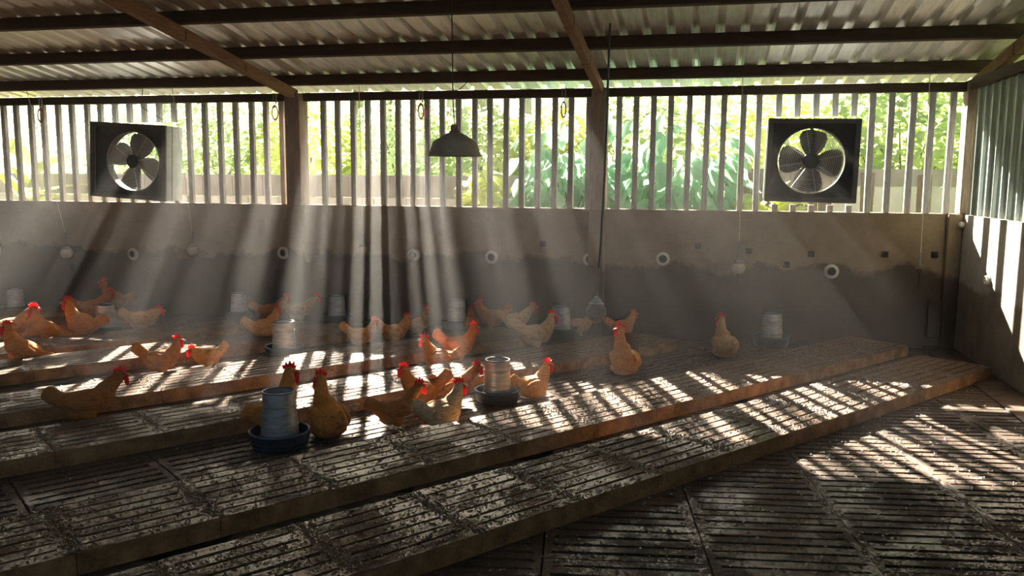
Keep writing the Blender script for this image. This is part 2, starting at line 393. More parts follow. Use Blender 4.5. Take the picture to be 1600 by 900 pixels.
post(2.93, .16, D - .16, D - .081, -.13, 1.62, 'plastered corner pier below the corner post', 'corner_pier', M_WALLB)
bm = bmesh.new(); box(bm, 2.70, 2.845, D - .17, D - .081, .12, .58); bevel_all(bm, .012)
tag(obj('wall_stub', bm, M_WALLB), 'short plastered stub on the back wall beside the corner', 'stub', kind='structure')
# top rail of the slatted side
bm = bmesh.new(); box(bm, XL, 3.13, D - .05, D + .07, ZT - .01, ZT + .10); bevel_all(bm, .006)
tag(obj('top_rail_beam', bm, M_WOOD_D), 'long dark timber rail above the vertical battens', 'beam', kind='structure')

# vertical battens, one screen per bay; the fans interrupt them
def batten_mesh(z0, z1):
    bm = bmesh.new(); box(bm, -.036, .036, -.03, .035, z0, z1); bevel_all(bm, .004)
    me = mesh_of(bm, 'slat'); me.materials.append(M_SLAT); return me
BM_FULL = batten_mesh(ZW, ZT - .01); BM_TOP = batten_mesh(2.79, ZT - .01); BM_LOW = batten_mesh(ZW, 1.71)
FANS = [(-8.18, 2.215, 1.24, 1.09), (1.245, 2.245, 1.05, 1.0)]
def screen(x0, x1, cnt, lab):
    e = empty('slat_screen', (0, D, 0)); tag(e, lab, 'slat screen', 'vertical batten screens')
    for k in range(cnt):
        x = x0 + (x1 - x0) * k / (cnt - 1)
        if any(abs(x - f[0]) < f[2] / 2 + .03 for f in FANS):
            put('slat', BM_TOP, None, e, (x, 0, 0)); put('slat', BM_LOW, None, e, (x, 0, 0))
        else: put('slat', BM_FULL, None, e, (x + random.uniform(-.008, .008), 0, 0), (0, R(random.uniform(-.25, .25)), 0))
screen(-11.05, -5.87, 22, 'vertical grey battens around the fan with the visible blue grey side')
screen(-5.24, -1.52, 18, 'vertical grey battens behind the hanging lamp shade')
screen(-1.115, 2.84, 19, 'vertical grey battens around the fan nearest the corner post')
screen(-14.0, -11.7, 10, 'vertical grey battens beyond the frame at the far end')

# ------------------------------------------------------------------ roof
YE = D + .62
ceil = empty('ceiling', (0, 0, 0)); tag(ceil, 'corrugated metal roof sloping down to the slatted side', kind='structure')
def sheet_mesh():
    bm = bmesh.new(); prof = []
    for k in range(4):
        x = k * .257; prof += [(x, 0), (x + .160, 0), (x + .188, .048), (x + .230, .048)]
    prof.append((4 * .257 + .004, 0))
    y0, y1 = YR - .3, YE; th = .0025; rows = []
    for y in (y0, y1):
        z = roofz(y, 0)
        rows.append([bm.verts.new((px, y, z + pz)) for px, pz in prof]); rows.append([bm.verts.new((px, y, z + pz + th)) for px, pz in prof])
    a, at, b, bt = rows
    for i in range(len(prof) - 1):
        bm.faces.new((a[i], a[i + 1], b[i + 1], b[i])); bm.faces.new((at[i], bt[i], bt[i + 1], at[i + 1]))
        bm.faces.new((a[i], at[i], at[i + 1], a[i + 1])); bm.faces.new((b[i], b[i + 1], bt[i + 1], bt[i]))
    return mesh_of(bm, 'roof_sheet')
SHEET_Z = 3.345
shm = sheet_mesh(); shm.materials.append(M_ROOF)
x = XL - .2
while x < W + .1:
    put('roof_sheet', shm, None, ceil, (x, 0, SHEET_Z)); x += 1.028
ang = -math.atan(SL)
def purlin(y, lab):
    bm = bmesh.new(); z = roofz(y, SHEET_Z - .001)
    M = Matrix.Translation((0, y, z)) @ Matrix.Rotation(ang, 4, 'X')
    box(bm, XL - .1, W + .35, -.035, .035, -.135, -.002, M)
    tag(obj('purlin', bm, M_WOOD_D), lab, 'purlin', 'roof purlins', 'structure')
for y, lab in ((10.9, 'dark roof purlin nearest the top rail of the battens'), (9.66, 'second dark roof purlin from the slatted side'), (8.40, 'third dark roof purlin from the slatted side, at the top edge'),
               (7.1, 'dark roof purlin just above the frame'), (5.8, 'fifth dark roof purlin, overhead'), (4.5, 'sixth dark roof purlin, overhead'), (3.2, 'seventh dark roof purlin, overhead'), (1.8, 'eighth dark roof purlin, overhead'), (.4, 'ninth dark roof purlin, overhead'), (-1.2, 'last dark roof purlin, behind the viewpoint')):
    purlin(y, lab)
RB = SHEET_Z - .136
def rafter(x, lab, wd=.095):
    bm = bmesh.new(); y0, y1 = YR, D - .06
    vs = []
    for xx in (x - wd / 2, x + wd / 2):
        for y in (y0, y1):
            for h in (-.135, -.001): vs.append(bm.verts.new((xx, y, roofz(y, RB + h))))
    for q in ((0, 1, 3, 2), (4, 6, 7, 5), (0, 4, 5, 1), (2, 3, 7, 6), (0, 2, 6, 4), (1, 5, 7, 3)): bm.faces.new([vs[i] for i in q])
    bevel_all(bm, .005)
    o = tag(obj('rafter', bm, M_WOOD_R), lab, 'rafter', 'roof rafters', 'structure')
    for y in (9.75, 8.5):
        b2 = bmesh.new(); box(b2, x - wd / 2 - .004, x + wd / 2 + .004, y - .007, y + .007, roofz(y, RB - .137), roofz(y, RB - .03)); obj('joint_plate', b2, M_SOCKET, o)
rafter(-5.64, 'brown timber rafter above the post beside the lamp bay')
rafter(-1.36, 'brown timber rafter above the post behind the ball pendant')
rafter(3.06, 'brown timber rafter above the side cladding')
rafter(-11.4, 'brown timber rafter beyond the first fan')

# ------------------------------------------------------------------ fans
def fan(cx, cz, wd, ht, label, blade0, roll):
    e = empty('exhaust_fan', (cx, D - .06, cz)); e.rotation_euler = (0, R(roll), 0); tag(e, label, 'fan', 'wall fans')
    a, b, dp, t = wd / 2, ht / 2, .36, .022
    y0 = -dp                                       # front; back is at y 0
    bm = bmesh.new()
    box(bm, -a, -a + t, y0 + .03, .05, -b, b); box(bm, a - t, a, y0 + .03, .05, -b, b)
    box(bm, -a + t, a - t, y0 + .03, .05, b - t, b); box(bm, -a + t, a - t, y0 + .03, .05, -b, -b + t)
    obj('housing', bm, M_FAN_SIDE, e)
    bm = bmesh.new()
    for sx in (-1, 1): box(bm, sx * a - (.003 if sx > 0 else -.003) - .0015, sx * a + .0015 - (-.003 if sx > 0 else .003), y0 + .16, y0 + .166, -b, b)
    obj('housing_seam', bm, M_SOCKET, e)
    bm = bmesh.new(); f = .05
    box(bm, -a - .006, -a + f, y0, y0 + .03, -b - .006, b + .006); box(bm, a - f, a + .006, y0, y0 + .03, -b - .006, b + .006)
    box(bm, -a + f, a - f, y0, y0 + .03, b - f, b + .006); box(bm, -a + f, a - f, y0, y0 + .03, -b - .006, -b + f)
    obj('front_frame', bm, simple('fan front paint', (.05, .045, .035), (.085, .075, .06), 8, .5, 0, .1), e)
    # recessed baffle with a round opening
    bm = bmesh.new(); r = min(a, b) * .80; seg = 64; yb = y0 + .13; inner = []; outer = []; inb = []
    for k in range(seg):
        an = k * math.tau / seg; c, s = math.cos(an), math.sin(an); m = max(abs(c) / (a - t), abs(s) / (b - t))
        inner.append(bm.verts.new((c * r, yb, s * r))); outer.append(bm.verts.new((c / m, yb - .05, s / m))); inb.append(bm.verts.new((c * r, yb + .12, s * r)))
    for k in range(seg):
        q = (k + 1) % seg
        bm.faces.new((inner[k], inner[q], outer[q], outer[k])); bm.faces.new((inner[q], inner[k], inb[k], inb[q]))
    obj('baffle', bm, M_FAN_IN, e)
    MR = Matrix.Translation((0, yb - .012, 0)) @ Matrix.Rotation(math.pi / 2, 4, 'X')
    bm = bmesh.new()
    for k in range(17): torus(bm, r * (.16 + .84 * k / 16), .0026 if k < 16 else .006, 56, 4, MR)
    for k in range(8):
        an = k * math.tau / 8 + .2
        tube(bm, [(math.cos(an) * r * .15, yb - .006, math.sin(an) * r * .15), (math.cos(an) * r, yb - .006, math.sin(an) * r)], .004, 5)
    obj('guard', bm, M_WIRE, e)
    bm = bmesh.new(); lathe(bm, [(0, -.03), (.075, -.03), (.095, .0), (.095, .09), (0, .09)], 24, Matrix.Translation((0, yb + .07, 0)) @ Matrix.Rotation(math.pi / 2, 4, 'X')); obj('hub', bm, M_FAN_IN, e, True)
    bm = bmesh.new(); box(bm, -.02, .02, yb + .12, yb + .15, -b + t, b - t); lathe(bm, [(0, 0), (.085, 0), (.085, .1), (0, .1)], 20, Matrix.Translation((0, yb + .21, 0)) @ Matrix.Rotation(math.pi / 2, 4, 'X')); obj('motor', bm, M_FAN_IN, e)
    bm = bmesh.new(); n = 7; th = .006; up = []
    for i in range(n + 1):                         # one broad twisted paddle along +X
        u = i / n; rr = .07 + (r * .95 - .07) * u; half = .07 + .15 * math.sin(min(1, u * 1.15) * math.pi / 2) * (1 if u < .88 else 1 - (u - .88) * 2.4)
        tw = R(32 - 14 * u)
        row = [bm.verts.new((rr * math.cos(q * half / rr * .8), -math.sin(tw) * q * half * .6, rr * math.sin(q * half / rr * .8) if rr * .8 > half * .6 else q * half)) for q in (-1, -.5, 0, .5, 1)]
        up.append(row)
    for i in range(n):
        for j in range(4): bm.faces.new((up[i][j], up[i][j + 1], up[i + 1][j + 1], up[i + 1][j]))
    g = bmesh.ops.solidify(bm, geom=list(bm.faces), thickness=th)
    bme = mesh_of(bm, 'blade', True); bme.materials.append(M_FAN_IN)
    for k in range(4): put('blade', bme, None, e, (0, yb + .07, 0), (0, R(blade0 + 90 * k), 0))
    return e
fan(-8.10, 2.22, 1.22, 1.06, 'square black fan showing its blue grey side, hung among the battens', 20, 3.2)
fan(1.24, 2.245, 1.04, .98, 'square black fan nearest the corner post, four blades in a cross', 4, 0.8)
bm = bmesh.new(); tube(bm, [(-7.95, D - .2, roofz(D - .2, RB + .03)), (-7.98, D - .22, 3.0), (-7.55, D - .2, 2.76)], .006, 6)
tag(obj('hanging_wire', bm, M_CORD), 'thin black wire from the roof to the fan with the blue grey side', 'wire')

# ------------------------------------------------------------------ feeders
def hopper_mesh():
    bm = bmesh.new()
    lathe(bm, [(.136, .03), (.132, .10), (.128, .16), (.131, .163), (.131, .170), (.127, .173), (.118, .30), (.121, .303), (.121, .31), (.117, .313), (.111, .40), (.108, .40), (.124, .16), (.130, .03)], 36, close=True)
    return mesh_of(bm, 'hopper', True)
def pan_mesh():
    bm = bmesh.new(); lathe(bm, [(0, .0), (.185, .0), (.20, .03), (.197, .033), (.206, .06), (.203, .064), (.212, .115), (.196, .118), (.186, .045), (0, .04)], 40); return mesh_of(bm, 'pan', True)
def rim_mesh():
    bm = bmesh.new(); torus(bm, .206, .0115, 48, 8, Matrix.Translation((0, 0, .12))); return mesh_of(bm, 'pan_rim', True)
def lip_mesh():
    bm = bmesh.new(); torus(bm, .110, .006, 40, 6, Matrix.Translation((0, 0, .402))); return mesh_of(bm, 'hopper_lip', True)
def foot_mesh():
    bm = bmesh.new()
    for k in range(3):
        a = k * math.tau / 3; box(bm, -.03, .03, -.003, .003, .03, .085, Matrix.Rotation(a, 4, 'Z') @ Matrix.Translation((0, .138, 0)))
    return mesh_of(bm, 'gate_tab')
FM = [('hopper', hopper_mesh(), M_GALV), ('pan', pan_mesh(), M_PAN), ('pan_rim', rim_mesh(), M_PANRIM), ('hopper_lip', lip_mesh(), M_PANRIM), ('gate_tab', foot_mesh(), M_GALV)]
FEEDERS = [
    (2.58, 5.84, 1.06, 'biggest feeder, galvanised hopper in a dark blue pan beside an upright hen'),
    (4.66, 5.84, .97, 'galvanised feeder with hen sitting close against its pan'),
    (3.99, 8.85, 1.0, 'galvanised feeder just in front of a hen perched on the fifth platform'),
    (2.78, 11.45, .98, 'galvanised feeder standing between two hens facing opposite ways'),
    (2.21, 14.1, .90, 'dim feeder in the far dark end, first along the back wall'),
    (4.62, 11.72, .92, 'hazy feeder by the back wall behind two stretching hens'),
    (5.55, 10.55, .95, 'hazy feeder in the sun shafts beside the wall, alone between hens'),
    (6.60, 9.15, .97, 'hazy feeder by the wall next to a brown resting hen'),
    (7.28, 7.83, 1.0, 'galvanised feeder in front of the pale hen with its tail raised'),
    (8.94, 5.84, 1.02, 'galvanised feeder standing alone nearest the corner')]
for s, o, sc, lab in FEEDERS:
    e = empty('poultry_feeder', P(s, o, 0), random.uniform(0, 6)); e.scale = (sc,) * 3; tag(e, lab, 'feeder', 'poultry feeders')
    for nm, me, mt in FM: put(nm, me, mt, e)

# ------------------------------------------------------------------ hens
def RY(deg): return Matrix.Rotation(R(-deg), 4, 'Y')     # positive lifts the front (+X)
def hen_body(name, els, ground):
    bm = bmesh.new()
    for c, r, pit in els: ball(bm, c, r, RY(pit), 20, 14)
    me = bpy.data.meshes.new(name + '_raw'); bm.to_mesh(me); bm.free()
    t = bpy.data.objects.new(name + '_raw', me); tmp = bpy.data.scenes.new('hen_mould'); tmp.collection.objects.link(t)
    md = t.modifiers.new('r', 'REMESH'); md.mode = 'VOXEL'; md.voxel_size = .0095
    ms = t.modifiers.new('s', 'SMOOTH'); ms.factor = .5; ms.iterations = 5
    with bpy.context.temp_override(scene=tmp, view_layer=tmp.view_layers[0]): dg = bpy.context.evaluated_depsgraph_get()
    out = bpy.data.meshes.new_from_object(t.evaluated_get(dg)); out.name = name
    bpy.data.objects.remove(t); bpy.data.meshes.remove(me); bpy.data.scenes.remove(tmp)
    nrms = [q.vector.copy() for q in out.vertex_normals]
    for v, nrm in zip(out.vertices, nrms):
        c = v.co.copy()
        a = noise.noise(Vector((c.x * 22, c.y * 40, c.z * 40))) * .0045 + noise.noise(Vector((c.x * 60, c.y * 90, c.z * 90))) * .002
        k = min(1, max(0, (.36 - c.z) * 6))         # keep the head smooth
        v.co = c + nrm * a * k
        if ground and v.co.z < .004: v.co.z = .004
    for p in out.polygons: p.use_smooth = True
    out.materials.clear(); out.materials.append(M_FEATHER)
    return out
def neck_chain(a, b, ra, rb, n=5, bow=0.0):
    a, b = Vector(a), Vector(b); L = []
    for i in range(n):
        t = i / (n - 1); p = a.lerp(b, t) + Vector((bow * math.sin(t * math.pi), 0, 0)); r = ra + (rb - ra) * t ** .8
        L.append((p, (r, r * .92, r * 1.1), 0))
    return L
def tail(c, ln, pit, wd=.034):
    c = Vector(c); d = Vector((-math.cos(R(pit)), 0, math.sin(R(pit))))
    return [(c + d * ln * .2, (ln * .45, wd * 1.5, .062), -pit), (c + d * ln * .55, (ln * .48, wd, .064), -pit), (c + d * ln * .82, (ln * .30, wd * .6, .066), -pit - 12), (c + d * ln * .95 + Vector((.012, 0, .02)), (ln * .16, wd * .4, .05), -pit - 20)]
def sided(c, r, pit): return [((c[0], s * c[1], c[2]), r, pit) for s in (-1, 1)]
POSES = {}
POSES['stand'] = dict(els=[((0, 0, .235), (.165, .105, .105), 4), ((.085, 0, .235), (.095, .092, .10), 20), ((-.11, 0, .25), (.11, .085, .08), -18), ((-.06, 0, .175), (.11, .088, .075), 0)]
    + sided((.01, .05, .15), (.06, .042, .075), 0) + sided((-.035, .092, .25), (.13, .022, .066), -12) + tail((-.17, 0, .285), .17, 42) + neck_chain((.125, 0, .285), (.185, 0, .415), .084, .047, 6, .012) + [((.195, 0, .438), (.050, .039, .041), -5)],
    head=(.205, 0, .438), legs=True)
POSES['stretch'] = dict(els=[((0, 0, .235), (.18, .105, .10), 8), ((.10, 0, .245), (.09, .088, .095), 25), ((-.12, 0, .24), (.11, .083, .078), -10), ((-.06, 0, .17), (.11, .088, .075), 0)]
    + sided((.01, .05, .15), (.06, .042, .075), 0) + sided((-.035, .09, .25), (.135, .022, .064), -2) + tail((-.18, 0, .265), .15, 32) + neck_chain((.14, 0, .29), (.255, 0, .405), .084, .047, 6, -.008) + [((.272, 0, .425), (.050, .039, .041), -5)],
    head=(.283, 0, .425), legs=True)
POSES['alert'] = dict(els=[((-.02, 0, .24), (.15, .10, .11), 25), ((.06, 0, .25), (.085, .088, .11), 40), ((-.11, 0, .215), (.11, .082, .075), 10), ((-.05, 0, .17), (.10, .088, .075), 0)]
    + sided((.01, .05, .15), (.06, .042, .075), 0) + sided((-.04, .088, .24), (.13, .022, .064), 15) + tail((-.17, 0, .235), .14, 22) + neck_chain((.085, 0, .31), (.125, 0, .46), .084, .047, 6, .008) + [((.137, 0, .484), (.050, .039, .041), -3)],
    head=(.148, 0, .484), legs=True)
POSES['upright'] = dict(els=[((-.02, 0, .155), (.155, .130, .12), 26), ((.055, 0, .195), (.092, .108, .105), 50), ((-.11, 0, .12), (.11, .112, .085), 10), ((-.02, 0, .07), (.155, .145, .07), 0), ((.06, 0, .065), (.09, .115, .065), 0), ((.04, 0, .255), (.085, .092, .085), 40)]
    + sided((-.04, .118, .17), (.135, .034, .072), 22) + tail((-.155, 0, .145), .15, 26, .044) + neck_chain((.075, 0, .27), (.088, 0, .43), .078, .046, 6, .010) + [((.096, 0, .455), (.050, .039, .041), -4)],
    head=(.107, 0, .455), legs=False)
POSES['rest'] = dict(els=[((0, 0, .13), (.175, .118, .11), 8), ((.09, 0, .14), (.09, .098, .105), 25), ((-.12, 0, .13), (.11, .09, .08), -10), ((0, 0, .06), (.16, .125, .06), 0)]
    + sided((-.02, .104, .15), (.135, .024, .066), 3) + tail((-.18, 0, .165), .14, 30) + neck_chain((.115, 0, .20), (.175, 0, .32), .084, .047, 6, .01) + [((.187, 0, .343), (.050, .039, .041), -5)],
    head=(.198, 0, .343), legs=False)
POSES['slope'] = dict(els=[((0, 0, .22), (.17, .105, .10), 25), ((.08, 0, .26), (.088, .09, .10), 40), ((-.12, 0, .165), (.11, .085, .072), 25), ((-.02, 0, .16), (.11, .09, .075), 10)]
    + sided((.01, .05, .14), (.06, .042, .075), 0) + sided((-.04, .092, .22), (.14, .022, .062), 24) + tail((-.2, 0, .13), .13, -12, .03) + neck_chain((.10, 0, .31), (.13, 0, .425), .082, .047, 6, .006) + [((.143, 0, .447), (.050, .039, .041), -4)],
    head=(.154, 0, .447), legs=True)
POSES['low'] = dict(els=[((0, 0, .225), (.175, .105, .10), 0), ((.10, 0, .225), (.09, .09, .10), 10), ((-.12, 0, .24), (.11, .083, .078), -15), ((-.05, 0, .165), (.11, .088, .075), 0)]
    + sided((.01, .05, .15), (.06, .042, .075), 0) + sided((-.03, .092, .24), (.135, .022, .064), -4) + tail((-.18, 0, .265), .13, 38) + neck_chain((.14, 0, .265), (.215, 0, .315), .084, .048, 5, 0) + [((.237, 0, .325), (.050, .039, .041), -20)],
    head=(.248, 0, .325), legs=True)
for pz in POSES.values():
    dz = .045 if pz['legs'] else 0.0
    pz['els'] = [((c[0] * .93, c[1], c[2] - dz), (r[0] * .95, r[1] * 1.04, r[2]), t) for c, r, t in pz['els']]
    pz['head'] = (pz['head'][0] * .93 + .003, 0, pz['head'][2] - dz)
for k, pz in POSES.items(): pz['me'] = hen_body('hen_' + k, pz['els'], not pz['legs'])
def comb_mesh():
    bm = bmesh.new()
    pts = [(.028, .018), (.034, .034), (.024, .030), (.022, .052), (.009, .040), (.001, .060), (-.010, .042), (-.022, .054), (-.026, .036), (-.040, .038), (-.036, .018), (-.015, .016)]
    f = bm.faces.new([bm.verts.new((x, -.005, z)) for x, z in pts])
    g = bmesh.ops.extrude_face_region(bm, geom=[f]); bmesh.ops.translate(bm, verts=[v for v in g['geom'] if isinstance(v, bmesh.types.BMVert)], vec=(0, .010, 0))
    return mesh_of(bm, 'comb')
def wattle_mesh():
    bm = bmesh.new(); ball(bm, (.022, 0, -.040), (.013, .006, .027), None, 12, 8); ball(bm, (.010, .004, -.008), (.024, .010, .020), None, 12, 8); return mesh_of(bm, 'wattle', True)
def beak_mesh():
    bm = bmesh.new(); tube(bm, [(.030, 0, -.002), (.052, 0, -.004), (.072, 0, -.015)], [.015, .011, .002], 8); return mesh_of(bm, 'beak', True)
def eye_mesh():
    bm = bmesh.new(); ball(bm, (.014, 0, .008), .0058, None, 8, 6); return mesh_of(bm, 'eye', True)
def leg_mesh():
    bm = bmesh.new(); tube(bm, [(.0, 0, .11), (-.012, 0, .06), (.0, 0, .018)], [.016, .009, .009], 8)
    for a in (-28, 0, 28, 180):
        L = .055 if a != 180 else .03; c, s = math.cos(R(a)), math.sin(R(a))
        tube(bm, [(0, 0, .016), (c * L * .5, s * L * .5, .012), (c * L, s * L, .005)], [.008, .006, .003], 6)
    return mesh_of(bm, 'leg', True)
ME_COMB, ME_WAT, ME_BEAK, ME_EYE, ME_LEG = comb_mesh(), wattle_mesh(), beak_mesh(), eye_mesh(), leg_mesh()
GOLD, BUFF, PALE, DARK, TAN = (.74, .28, .045), (.76, .38, .11), (.70, .50, .29), (.52, .19, .04), (.66, .40, .18)
HENS = [  # s, o, z, angle (0 faces across to the corner, 180 the other way, 90 away), pose, head turn, scale, colour, label
    (1.60, 7.33, 0, 2, 'stretch', 0, 1.02, DARK, 'large brown hen striding in shade with a dark raised tail, behind the third platform'),
    (2.68, 6.11, 0, 40, 'alert', -30, 1.1, GOLD, 'hen standing upright half hidden behind the biggest feeder'),
    (2.98, 5.86, 0, 118, 'upright', 45, 0.98, GOLD, 'golden hen sitting upright beside the biggest feeder, back turned, head in profile'),
    (3.50, 5.70, 0, 25, 'stretch', 0, 0.86, DARK, 'brown hen with tail up, behind the pale resting hen'),
    (3.84, 5.53, 0, 28, 'rest', 0, 0.92, PALE, 'pale buff hen resting at the platform edge in front of three brown hens'),
    (4.02, 6.10, 0, 176, 'stand', 0, 0.88, DARK, 'brown hen in the huddle of four, facing away from the feeder'),
    (4.32, 6.02, 0, 20, 'stretch', 0, 0.84, DARK, 'brown hen in the huddle of four, facing the feeder'),
    (5.02, 5.76, 0, 32, 'rest', -25, 0.86, BUFF, 'sunlit buff hen sitting against a feeder pan, fluffed up'),
    (6.38, 5.90, 0, 118, 'upright', 48, 1.0, BUFF, 'sunlit hen sitting upright below the metal ball pendant'),
    (7.94, 5.80, 0, 116, 'upright', 45, 0.94, TAN, 'lone tan hen sitting upright near the corner feeder'),
    (5.00, 7.24, 0, 176, 'rest', 0, 0.93, GOLD, 'golden hen in front of another, with tail towards the corner'),
    (5.40, 7.46, 0, 14, 'stand', 0, 0.95, GOLD, 'golden hen standing just behind another golden hen'),
    (4.90, 8.72, 0, 0, 'stand', 0, 0.84, BUFF, 'sunlit hen, first of the three lined up, tail raised'),
    (5.36, 8.72, 0, 4, 'stand', 0, 0.84, BUFF, 'sunlit hen, middle one of the three lined up'),
    (5.90, 9.02, 0, 6, 'alert', 0, 0.78, TAN, 'hazy hen, last and dimmest of the three lined up'),
    (6.46, 7.38, 0, 0, 'stand', 0, 1.06, PALE, 'pale hen with a high tail just before a feeder'),
    (6.92, 8.80, 0, 176, 'stand', 0, 0.92, DARK, 'hazy hen by the wall facing the other way from its neighbour'),
    (7.05, 8.45, 0, 4, 'stretch', 0, 0.9, TAN, 'hazy hen by the wall with head stretched up in the sun shafts'),
    (6.62, 8.86, 0, 92, 'rest', 0, 0.8, DARK, 'dim brown hen resting with its rump turned, by the wall'),
    (8.08, 7.50, 0, 4, 'rest', 0, 0.8, GOLD, 'hazy hen resting by the wall beyond the ball pendant'),
    (7.56, 7.78, 0, 5, 'low', 0, 0.8, TAN, 'faint hen behind the metal ball pendant'),
    (2.62, 8.74, 0, 0, 'stand', 0, 0.9, GOLD, 'bright golden hen standing with raised tail in the sun lane'),
    (3.10, 8.76, 0, 205, 'low', 0, 0.8, BUFF, 'small looking hen crouched with fanned tail beside the bright golden hen'),
    (4.07, 9.58, TH, 2, 'rest', 0, 0.88, BUFF, 'hen sitting on the fifth platform behind a feeder'),
    (4.82, 11.12, 0, 0, 'stretch', 0, 0.9, DARK, 'hazy brown hen stretching by the wall, first of two'),
    (5.14, 10.86, 0, 3, 'stretch', 0, 0.93, TAN, 'hazy hen stretching by the wall, paler one of two'),
    (1.62, 10.12, 0, 160, 'slope', 0, 1.03, GOLD, 'golden hen at the picture edge with sunlit back'),
    (2.08, 11.28, 0, 172, 'slope', 0, 1.0, GOLD, 'golden hen with low tail in shade, behind the sixth platform'),
    (1.74, 11.62, 0, 2, 'stretch', 0, 1.04, TAN, 'dusky hen behind the hen with the low tail, facing it'),
    (2.46, 11.30, 0, 168, 'alert', 0, 1.08, GOLD, 'tall golden hen standing close beside a feeder'),
    (2.92, 12.78, 0, 2, 'stretch', 0, 1.0, DARK, 'shadowed hen walking behind the tall golden hen'),
    (3.36, 13.30, 0, 165, 'alert', 0, 1.05, DARK, 'farthest dark hen standing alone against the back wall'),
    (3.20, 11.40, 0, 0, 'low', 0, 0.97, BUFF, 'hen with lowered head, on the corner side of a feeder')]
rnd = random.Random(3)
for s, o, z, a, pose, hy, sc, colr, lab in HENS:
    pz = POSES[pose]; p = P(s, o, z); view = math.atan2(p.y, p.x) - math.pi / 2
    h = put('hen', pz['me'], None, None, p, (0, 0, view + R(a)), sc)
    k = rnd.uniform(.9, 1.1); h.color = (colr[0] * k, colr[1] * k, colr[2] * k, 1)
    tag(h, lab, 'hen', 'buff hens')
    hp = Vector(pz['head']) - Vector((.011, 0, 0)); hr = (0, 0, R(hy))
    put('comb', ME_COMB, M_COMB, h, hp, hr, 1.4); put('beak', ME_BEAK, M_BEAK, h, hp, hr, 1.2)
    for sd_ in (-1, 1):
        off = Matrix.Rotation(R(hy), 3, 'Z') @ Vector((.014, sd_ * .026, 0))
        put('wattle', ME_WAT, M_COMB, h, hp + off, hr, 1.3)
        off = Matrix.Rotation(R(hy), 3, 'Z') @ Vector((.004, sd_ * .037, .002))
        put('eye', ME_EYE, M_EYE, h, hp + off, hr)
        if pz['legs']: put('leg', ME_LEG, M_LEG, h, (.01, sd_ * .05, 0))

# ------------------------------------------------------------------ hanging lamp, ball pendants, rings
lx, ly = -2.235, 7.5
e = empty('pendant_lamp', (lx, ly, 2.205)); tag(e, 'wide dull metal lamp shade hanging on a black cord', 'lamp')
bm = bmesh.new(); lathe(bm, [(.245, 0), (.240, .008), (.205, .115), (.20, .128), (.075, .205), (.045, .215), (.045, .205), (.07, .198), (.192, .122), (.198, .11), (.236, .0)], 44); obj('shade', bm, M_SHADE, e, True)
bm = bmesh.new(); lathe(bm, [(.05, .205), (.05, .222), (.036, .228), (.036, .272), (.022, .285), (0, .287)], 24); obj('neck', bm, M_LAMPCAP, e, True)
bm = bmesh.new(); ball(bm, (0, 0, .10), (.042, .042, .055)); tube(bm, [(0, 0, .14), (0, 0, .21)], .02, 10); obj('bulb', bm, M_PIPE, e, True)
zt = roofz(ly, SHEET_Z) - 2.205 - .02
bm = bmesh.new(); tube(bm, [(0, 0, .28), (-.012, 0, .42), (-.018, 0, .6), (-.02, 0, 1.0), (-.035, 0, zt)], .0055, 6); obj('cord', bm, M_CORD, e)
bm = bmesh.new(); tube(bm, [(-.018, 0, .60), (.0, 0, .585), (.05, 0, .60), (.10, 0, .64), (.135, 0, .69), (.14, 0, .73)], .004, 6); obj('loose_wire', bm, M_CORD, e)

bx, by = -1.12, 9.2
e = empty('ball_pendant', (bx, by, .44)); tag(e, 'dark metal ball hanging low on a long teal cable', 'pendant')
bm = bmesh.new(); ball(bm, (0, 0, .11), .112, None, 28, 18); obj('ball', bm, M_BALL, e, True)
bm = bmesh.new(); lathe(bm, [(.075, .19), (.085, .2), (.083, .215), (.06, .225), (.058, .24), (.03, .262), (.02, .285), (0, .287)], 28); obj('cap', bm, M_BALLCAP, e, True)
bm = bmesh.new(); tube(bm, [(0, 0, .27), (.012, 0, .42), (.012, 0, .45)], .008, 8); tube(bm, [(.012, 0, .43), (-.018, 0, .5), (-.012, 0, .62), (.02, 0, .70), (.045, 0, .62), (.045, 0, .5), (.015, 0, .43)], .006, 6); obj('shackle', bm, M_CABLE, e)
zt = roofz(by, SHEET_Z) - .44
bm = bmesh.new(); tube(bm, [(.02, 0, .60), (.035, 0, .9), (.06, 0, 1.6), (.085, 0, zt - .01)], .0125, 8); obj('cable', bm, M_CABLE, e)

def float_ball(x0, z0, x1, z1, zb, r, rod, lab, ballmat=None, has_ball=True):
    y = D - .3
    e = empty('float_pendant', (x1, y, zb)); tag(e, lab, 'pendant', 'hanging float balls')
    top = roofz(y, SHEET_Z - .02) if z0 is None else z0
    bm = bmesh.new(); tube(bm, [(x0 - x1, 0, top - zb), (0, 0, z1 - zb)], .0045, 5); obj('wire', bm, M_TWINE, e)
    bm = bmesh.new(); box(bm, -.012, .012, -.01, .01, z1 - zb - .10, z1 - zb + .01); tube(bm, [(-.015, 0, z1 - zb), (.02, 0, z1 - zb + .05), (.035, 0, z1 - zb + .04)], .005, 5); obj('clip', bm, M_BALLCAP, e)
    if has_ball:
        bm = bmesh.new(); ball(bm, (0, 0, 0), r, None, 24, 16); obj('ball', bm, ballmat or M_BALLP, e, True)
        bm = bmesh.new(); lathe(bm, [(r * .75, r * .62), (r * .8, r * .75), (r * .62, r * .95), (r * .4, r * 1.15), (0, r * 1.2)], 20); tube(bm, [(0, 0, r * 1.1), (0, 0, z1 - zb - .08)], .006, 6); obj('cap', bm, M_BALLCAP, e, True)
    if rod:
        bm = bmesh.new(); tube(bm, [(0, 0, -r * .9), (0, 0, -r - .09), (.0, 0, -r - rod)], [.008, .012, .004], 6); box(bm, -.025, .025, -.012, .012, -r - .02, -r + .03); obj('rod', bm, M_SOCKET, e)
    return e
